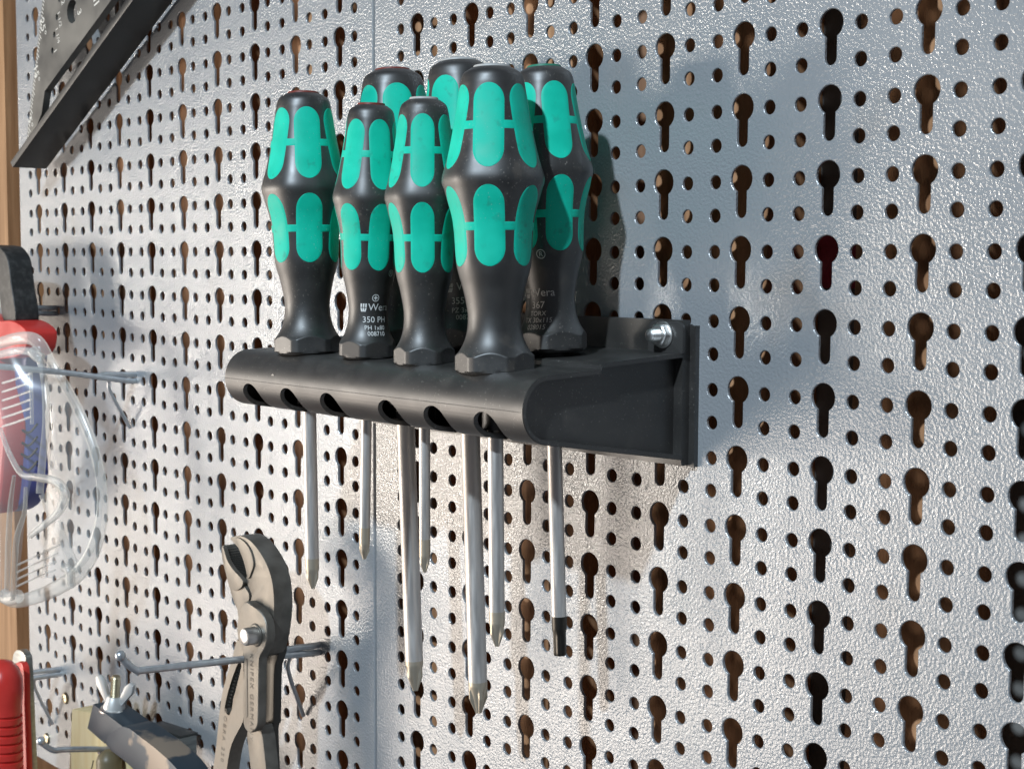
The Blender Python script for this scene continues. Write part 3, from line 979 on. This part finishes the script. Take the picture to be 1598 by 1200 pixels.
slab("back_leaf", rel([spl(zp(back, YP + 10), 2)], po), YP + 9.2, YP + 14.0, M['plier_dark'], pl, 1.0)
pv = on(320 + 196 / 3.16, 820 + 548 / 3.16, 1, YP - 9.5)
along_y("pivot_collar", [(5.2, YP - 3.4), (5.6, YP - 3.8), (5.2, YP - 4.2), (4.4, YP - 4.3)], M['plier'], pl, pv.x - po.x + 0.3, pv.z - po.z, 32)
along_y("pivot_button", [(4.3, YP - 3.0), (4.3, YP - 9.0), (4.0, YP - 10.0), (3.0, YP - 10.5), (1.0, YP - 10.7)], M['steel_bolt'], pl, pv.x - po.x + 0.3, pv.z - po.z, 32)
def flat_text(body, size, org, ang, y, mt, parent, name="lettering", o=None, spacing=1.0):
    vs, fs = text_mesh(body, size, spacing)
    c, s = math.cos(math.radians(ang)), math.sin(math.radians(ang))
    ox, oz = org
    q = o or Vector((0, 0, 0))
    V = [(ox + x * c - z * s - q.x, y, oz + x * s + z * c - q.z) for x, z in vs]
    return mesh_obj(name, V, fs, mt, parent)
p = on(320 + 228 / 3.16, 820 + 815 / 3.16, 1, YP - 3.6)
flat_text("KNIPEX GERMANY", 2.9, (p.x - 1.2, p.z - 3), -91, YP - 3.72, M['plier_dark'], pl, o=po, spacing=1.3)
p = on(320 + 92 / 3.16, 820 + 1030 / 3.16, 1, YP + 1.4)
flat_text("COBRA 250", 2.8, (p.x - 1.2, p.z), -99, YP + 1.38, M['plier_dark'], pl, o=po, spacing=1.5)

# ------------------------------------------------------------------ angle square
sq = empty("angle_square", (-381.5, 0, 53))
tag(sq, "black angle square with wide flange, round hole and white degree marks", "square")
so = Vector((-381.5, 0, 53))
d1 = Vector((-213.3 + 381.5, 0, 138.7 - 53)).normalized()          # along the flange
n1 = Vector((-d1.z, 0, d1.x))                                       # up-left, away from it
def fl(a, b): return (d1.x * a + n1.x * b, d1.z * a + n1.z * b)
slab("flange", [[fl(0, 0), fl(260, 0), fl(260, 4.6), fl(-1.5, 4.6)]], -26.8, -4.2, M['square'], sq, 0.5)
YS = -17.0
def sp(u, v):
    p = on(u, v, 1, YS)
    return (p.x - so.x, p.z - so.z)
e0, e1 = Vector((*sp(45, 235), 0)), Vector((*sp(72, 0), 0))
ed = (e1 - e0).normalized()
far = e0 + ed * 190
# plate outline: degree edge up to the far corner, back along the flange, round the slot
s_lo, s_a, s_top = sp(70, 178), sp(75, 143), sp(180, 0)
sd = (Vector((*s_top, 0)) - Vector((*s_a, 0))).normalized()
s_far = Vector((*s_a, 0)) + sd * 150
plate = [fl(2, 4.4), (e0.x, e0.y), (far.x, far.y), fl(240, 40), fl(240, 4.4), fl(215, 4.4), (s_far.x, s_far.y), s_a, s_lo]
hole = []
hc = sp(118, 19)
hole = [(hc[0] + 7.0 * math.cos(2 * math.pi * k / 28), hc[1] + 7.0 * math.sin(2 * math.pi * k / 28)) for k in range(28)]
hl_ = [plate, hole]
for u, v in ((98, 0), (94, 28), (90, 55), (87, 80)):
    c = sp(u, v); hl_.append([(c[0] + 1.7 * math.cos(2 * math.pi * k / 10), c[1] + 1.9 * math.sin(2 * math.pi * k / 10)) for k in range(10)])
slab("plate", hl_, YS - 2.2, YS + 2.2, M['square_face'], sq)
# degree ticks along the sloping edge and numerals
V, F = [], []
nrm = Vector((ed.y, -ed.x, 0))
for k in range(64):
    ln = 4.2 if k % 5 == 0 else 2.6
    c = e0 + ed * (3 + 2.35 * k) + nrm * 0.6
    a = (nrm * 0.9 - ed * 0.45).normalized()
    q = ed * 0.42
    i = len(V)
    for pnt in (c - q, c + q, c + a * ln + q, c + a * ln - q):
        V.append((pnt.x, YS - 2.26, pnt.y))
    F.append((i, i + 1, i + 2, i + 3))
mesh_obj("degree_ticks", V, F, M['white_mark'], sq)
for body, u, v, size in (("25°", 72, 46, 6.0), ("15°", 62, 118, 6.0), ("5°", 52, 194, 6.0), ("2", 104, 6, 4.2), ("1 1/2", 99, 32, 3.4), ("1 1/4", 96, 57, 3.4), ("1", 92, 82, 4.2), ("3", 129, 22, 5.2), ("III", 154, 3, 7.0)):
    c = sp(u, v)
    flat_text(body, size, (c[0] - 2.0, c[1]), -74, YS - 2.27, M['white_mark'], sq)

# ------------------------------------------------------------------ red and blue stripping tool
YT = -36.0
st = empty("stripping_tool", tuple(on(30, 490, 1, YT)))
so2 = on(30, 490, 1, YT)
tag(st, "stripping tool with black strap, red shoulder and red and blue handles", "hand tool")
def sl(name, pts, y, th, mt, bev=1.5, n=3):
    return slab(name, rel([spl(pxloop(pts, y), n)], so2), y - th / 2 - so2.y, y + th / 2 - so2.y, mt, st, bev, 3)
sl("head", [(-60, 400), (4, 396), (12, 440), (20, 500), (22, 540), (-60, 540)], YT + 3, 10, M['pale_plate'])
sl("strap", [(-50, 384), (6, 383), (22, 390), (31, 408), (36, 445), (43, 500), (24, 502), (18, 470), (8, 405), (-4, 398), (-50, 398)], YT - 2, 15, M['grip_black'], 1.2)
sl("shoulder", [(-40, 492), (8, 492), (22, 500), (42, 500), (62, 512), (66, 526), (58, 552), (20, 560), (-40, 562)], YT - 3, 19, M['red'], 3.0)
sl("handle", [(-40, 548), (4, 548), (10, 600), (24, 660), (22, 720), (16, 780), (8, 800), (-4, 780), (-10, 700), (-40, 620)], YT - 8, 15, M['red'], 3.5)
sl("handle", [(6, 540), (56, 540), (54, 600), (56, 680), (60, 740), (52, 780), (30, 797), (12, 790), (22, 740), (30, 680), (20, 610)], YT + 5, 14, M['blue'], 3.5)
for v in (668, 688, 706, 726):
    a, b_ = on(30, v, 1, YT - 3.5), on(58, v - 6, 1, YT - 3.5)
    mid = on(45, v + 7, 1, YT - 3.5)
    tube("grip_ring", [tuple(a - so2), tuple(mid - so2), tuple(b_ - so2)], 0.8, M['slot_black'], st, 6, 5)

# ------------------------------------------------------------------ clear goggles
gg = empty("safety_goggles", tuple(on(60, 585, 1, -52)))
go = on(60, 585, 1, -52)
tag(gg, "clear plastic safety goggles hanging on a wire hook", "goggles")
def G(pts):
    out = []
    for u, v, y in pts:
        out.append(tuple(on(u, v, 1, y) - go))
    return out
tube("lens_rim", G([(-10, 538, -60), (30, 528, -57), (58, 533, -52), (80, 566, -47), (104, 606, -43), (128, 652, -40), (148, 705, -38), (159, 760, -38), (158, 812, -40), (144, 862, -43), (116, 900, -48), (70, 926, -56), (26, 938, -64), (2, 930, -68)]),
     [3.2, 3.6, 4.0, 3.0, 3.0, 3.0, 3.0, 3.2, 3.4, 4.2, 4.6, 4.2, 4.0, 3.8], M['clear'], gg, 12, 6, 0.42, (0.75, -0.66, 0))
tube("brow_rim", G([(-10, 556, -64), (24, 548, -62), (48, 550, -58), (62, 562, -54), (70, 600, -55), (72, 660, -58), (66, 720, -62), (62, 770, -64)]), 2.2, M['clear'], gg, 10, 6, 0.5, (0.75, -0.66, 0))
tube("nose_bridge", G([(0, 668, -74), (14, 706, -72), (34, 740, -70), (60, 745, -67), (88, 752, -63), (102, 772, -61), (92, 798, -63), (70, 818, -67), (48, 836, -71)]), [1.6, 2.0, 2.4, 3.0, 3.4, 3.6, 3.4, 2.8, 2.2], M['clear'], gg, 12, 6, 0.7)
tube("temple_arm", G([(22, 742, -84), (16, 790, -85), (13, 850, -86), (11, 920, -87)]), [1.6, 2.4, 2.8, 2.4], M['clear'], gg, 10, 6, 0.5)
tube("temple_arm", G([(40, 760, -72), (38, 800, -74), (26, 840, -78), (22, 900, -80), (20, 935, -80)]), [1.6, 2.2, 2.8, 2.8, 2.2], M['clear'], gg, 10, 6, 0.5)
tube("lower_rim", G([(68, 770, -58), (84, 810, -54), (104, 856, -50), (120, 892, -47)]), 3.0, M['clear'], gg, 10, 6, 0.45, (0.75, -0.66, 0))
tube("hinge_block", G([(100, 884, -52), (108, 890, -51), (110, 906, -51), (112, 914, -50)]), 2.6, M['clear'], gg, 8, 4)
tube("hinge_block", G([(50, 548, -57), (58, 556, -56), (66, 560, -54)]), 3.2, M['clear'], gg, 8, 4)
tube("foot_block", G([(4, 928, -70), (16, 934, -68), (28, 930, -67)]), 4.2, M['clear'], gg, 10, 4)
for k in range(6):
    v = 594 + 13.5 * k
    tube("vent_slat", G([(4, v + 4, -66), (26, v - 3, -64), (48, v - 11, -62)]), 0.75, M['clear'], gg, 6, 4)
tube("vent_post", G([(48, 576, -62), (49, 620, -62), (50, 662, -62)]), 1.1, M['clear'], gg, 8, 4)
for k in range(4):
    v = 868 + 11 * k
    tube("vent_slat", G([(26, v + 14, -70), (60, v - 2, -62), (92 - 2 * k, v - 18 + 2 * k, -56)]), 0.6, M['clear'], gg, 6, 4)
# curved lens sheet between brow and rim
V, F = [], []
A = smooth_pts(G([(62, 560, -55), (76, 620, -56), (80, 690, -57), (74, 760, -58), (70, 830, -58), (60, 900, -60)]), 5)
Bm = smooth_pts(G([(78, 566, -48), (126, 652, -41), (152, 724, -39), (157, 790, -40), (146, 856, -43), (112, 900, -49)]), 5)
nn = len(A)
for off in (0.0, 1.2):
    for i in range(nn):
        for j in range(9):
            t = j / 8
            p = A[i].lerp(Bm[i], t)
            V.append((p.x, p.y - 5.0 * math.sin(math.pi * t) + off, p.z))
K = nn * 9
for i in range(nn - 1):
    for j in range(8):
        a = i * 9 + j
        F.append((a, a + 1, a + 10, a + 9)); F.append((K + a, K + a + 9, K + a + 10, K + a + 1))
for i in range(nn - 1):
    for j in (0, 8):
        a = i * 9 + j
        F.append((a, a + 9, K + a + 9, K + a) if j == 0 else (a + 9, a, K + a, K + a + 9))
for j in range(8):
    for i in (0, nn - 1):
        a = i * 9 + j
        F.append((a, K + a, K + a + 1, a + 1) if i == 0 else (a + 1, K + a + 1, K + a, a))
mesh_obj("lens", V, F, M['lens'], gg, 40)
V, F = [], []
A = smooth_pts(G([(-20, 540, -88), (-20, 620, -90), (-16, 700, -92), (-8, 780, -92), (0, 930, -88)]), 5)
Bm = smooth_pts(G([(60, 540, -66), (66, 620, -70), (60, 700, -74), (40, 780, -78), (24, 930, -80)]), 5)
nn = len(A)
for off in (0.0, 1.2):
    for i in range(nn):
        for j in range(9):
            t = j / 8
            p = A[i].lerp(Bm[i], t)
            V.append((p.x, p.y - 4.0 * math.sin(math.pi * t) + off, p.z))
K = nn * 9
for i in range(nn - 1):
    for j in range(8):
        a = i * 9 + j
        F.append((a, a + 1, a + 10, a + 9)); F.append((K + a, K + a + 9, K + a + 10, K + a + 1))
    for j in (0, 8):
        a = i * 9 + j
        F.append((a, a + 9, K + a + 9, K + a) if j == 0 else (a + 9, a, K + a, K + a + 9))
for j in range(8):
    for i in (0, nn - 1):
        a = i * 9 + j
        F.append((a, K + a, K + a + 1, a + 1) if i == 0 else (a + 1, K + a + 1, K + a, a))
mesh_obj("side_shield", V, F, M['lens'], gg, 40)

# ------------------------------------------------------------------ steel plate tool with red grip
YG = -40.0
rg = empty("grip_plate_tool", tuple(on(44, 1060, 1, YG)))
qo = on(44, 1060, 1, YG)
tag(rg, "red ribbed grip fixed to a steel plate with rounded top, hanging by the timber post", "hand tool")
pts = [(24, 1034), (28, 1016), (36, 1013), (44, 1021), (46, 1035), (48, 1080), (50, 1130), (52, 1240), (20, 1240), (20, 1100)]
slab("plate", rel([spl(pxloop(pts, YG), 3)], qo), YG - 2.4 - qo.y, YG + 2.4 - qo.y, M['grey_plate'], rg, 0.8)
pts = [(26, 1034), (38, 1040), (40, 1100), (42, 1240), (18, 1240), (18, 1060)]
slab("grip_liner", rel([spl(pxloop(pts, YG - 6), 3)], qo), YG - 7 - qo.y, YG - 2.5 - qo.y, M['red'], rg, 1.5)
gc = on(4, 1120, 1, YG - 24) - qo
prof = [(1, 36), (8, 34.5), (13, 30), (15.5, 24), (16, 16), (15, 10)]
for k in range(9):
    z = 7 - k * 5.4
    prof += [(14.8, z), (14.8, z - 3.2), (13.0, z - 3.5), (13.0, z - 5.1)]
prof += [(14.0, -44), (13, -60)]
o = revolve("grip", list(reversed(prof)), M['red'], rg, 40, lambda r, th, z: r * (1 if abs(math.sin(th)) < .985 else 1.06), 35)
o.location = gc * MM
o.scale = (0.9, 0.75, 1)

# ------------------------------------------------------------------ bow frame with wing nut, cream block behind
YB = -34.0
fr = empty("bow_frame", tuple(on(163, 1150, 1, YB)))
fo = on(163, 1150, 1, YB)
tag(fr, "chipped blue-grey steel bow frame with a wing nut on its end", "saw frame")
end = [(145, 1098), (191, 1133), (163, 1160), (136, 1136)]
slab("end_block", rel([pxloop(end, YB)], fo), YB - fo.y, YB + 17 - fo.y, M['frame_blue'], fr, 0.5)
bar = [(164, 1160), (191, 1133), (222, 1152), (250, 1174), (276, 1200), (300, 1240), (330, 1300), (250, 1300), (232, 1240), (206, 1198)]
slab("bow", rel([spl(pxloop(bar, YB - 1), 3)], fo), YB - 1 - fo.y, YB + 16 - fo.y, M['frame_blue'], fr, 0.8)
skin = [(146, 1097), (192, 1131.5), (223, 1150), (252, 1173), (278, 1199), (305, 1240), (302, 1242), (274, 1201), (250, 1176), (221, 1153.5), (190, 1134.5), (145, 1099.5)]
wn = on(178, 1106, 1, YB + 8) - fo
axw = Vector((0.12, 0.02, 1)).normalized()
Rw = axw.to_track_quat('Z', 'Y') @ Matrix.Rotation(math.radians(0), 3, 'Z').to_quaternion()
wx = (RT - axw * RT.dot(axw)).normalized()
wr = empty("wing_nut", wn + fo, Matrix((wx, axw.cross(wx), axw)).transposed() @ Matrix.Rotation(math.radians(-22), 3, 'Z'))
tag(wr, "bright zinc wing nut on a threaded stud atop the bow frame", "wing nut")
revolve("washer", [(8.2, -1.5), (8.6, -1.0), (8.6, 0.2), (7.8, 0.8)], M['steel_bolt'], wr, 32)
revolve("hub", [(6.4, 0.8), (6.2, 2.5), (4.6, 6.5), (3.9, 8.0)], M['cast_zinc'], wr, 28)
for s in (-1, 1):
    V2 = [(s * a, b_) for a, b_ in ((3.0, 2.5), (6.2, 4.0), (12.5, 12.5), (13.2, 17.5), (10.5, 18.8), (7.5, 16.0), (4.2, 8.2))]
    o = slab("wing", [V2 if s > 0 else V2[::-1]], -1.6, 1.6, M['cast_zinc'], wr, 0.7)
prof = [(2.7, -4)]
for k in range(14):
    prof += [(2.9, 6 + k * 1.0), (2.5, 6.5 + k * 1.0)]
prof += [(2.2, 20.4)]
revolve("stud", prof, M['brass'], wr, 20)
cb_ = empty("cream_block", tuple(on(120, 1160, 1, -20)))
co_ = on(120, 1160, 1, -20)
tag(cb_, "cream wooden block with dark slots behind the blue-grey bow frame", "wood block")
pts = [(112, 1106), (150, 1113), (200, 1140), (236, 1200), (250, 1260), (105, 1260)]
slab("block", rel([pxloop(pts, -15)], co_), -15 - co_.y, -1.0 - co_.y, M['cream'], cb_, 0.8)
for (u0, v0), (u1, v1) in (((146, 1186), (142, 1204)), ((168, 1190), (164, 1206))):
    a, b_ = on(u0, v0, 1, -15) - co_, on(u1, v1, 1, -15) - co_
    slab("slot", [[(a.x - 0.5, a.z), (a.x + 0.5, a.z), (b_.x + 0.5, b_.z), (b_.x - 0.5, b_.z)]], -15.2 - co_.y, -14.9 - co_.y, M['slot_black'], cb_)
kb = on(170, 1178, 1, -24) - co_
o = revolve("knob", [(7.5, -30), (7.5, -3), (6.5, 0), (3.0, 3.0)], M['knob'], cb_, 28)
o.location = kb * MM
lt = empty("corner_bracket", tuple(on(262, 1150, 1, -8)))
lo_ = on(262, 1150, 1, -8)
tag(lt, "small black and pale grey bracket tucked behind the bow frame", "bracket")
slab("top", rel([pxloop([(228, 1130), (282, 1148), (282, 1153), (262, 1157), (240, 1148)], -14)], lo_), -14 - lo_.y, -3 - lo_.y, M['square'], lt, 0.4)
slab("face", rel([pxloop([(263, 1152), (285, 1152), (285, 1182), (263, 1172)], -14)], lo_), -16 - lo_.y, -5 - lo_.y, M['grey_plate'], lt, 0.4)

# ------------------------------------------------------------------ small screws
for u, v, lab in ((74, 1152, "brass cross-head screw fixing the panel's bottom corner beside the steel plate"), (103, 1089, "dull screw head filling a hole near the hook of the red-gripped tool")):
    p = on(u, v, 1, 0)
    s = empty("screw", (p.x, 0, p.z))
    tag(s, lab, "screw")
    along_y("head", [(4.0, 0.4), (4.0, -0.4), (3.2, -1.5), (1.2, -2.0)], M['brass'], s, 0, 0, 24)
    for ang in (0.4, 0.4 + math.pi / 2):
        c, q = math.cos(ang), math.sin(ang)
        lp = [(-2 * c + .35 * q, -2 * q - .35 * c), (2 * c + .35 * q, 2 * q - .35 * c), (2 * c - .35 * q, 2 * q + .35 * c), (-2 * c - .35 * q, -2 * q + .35 * c)]
        slab("recess", [lp], -2.12, -1.2, M['slot_black'], s)
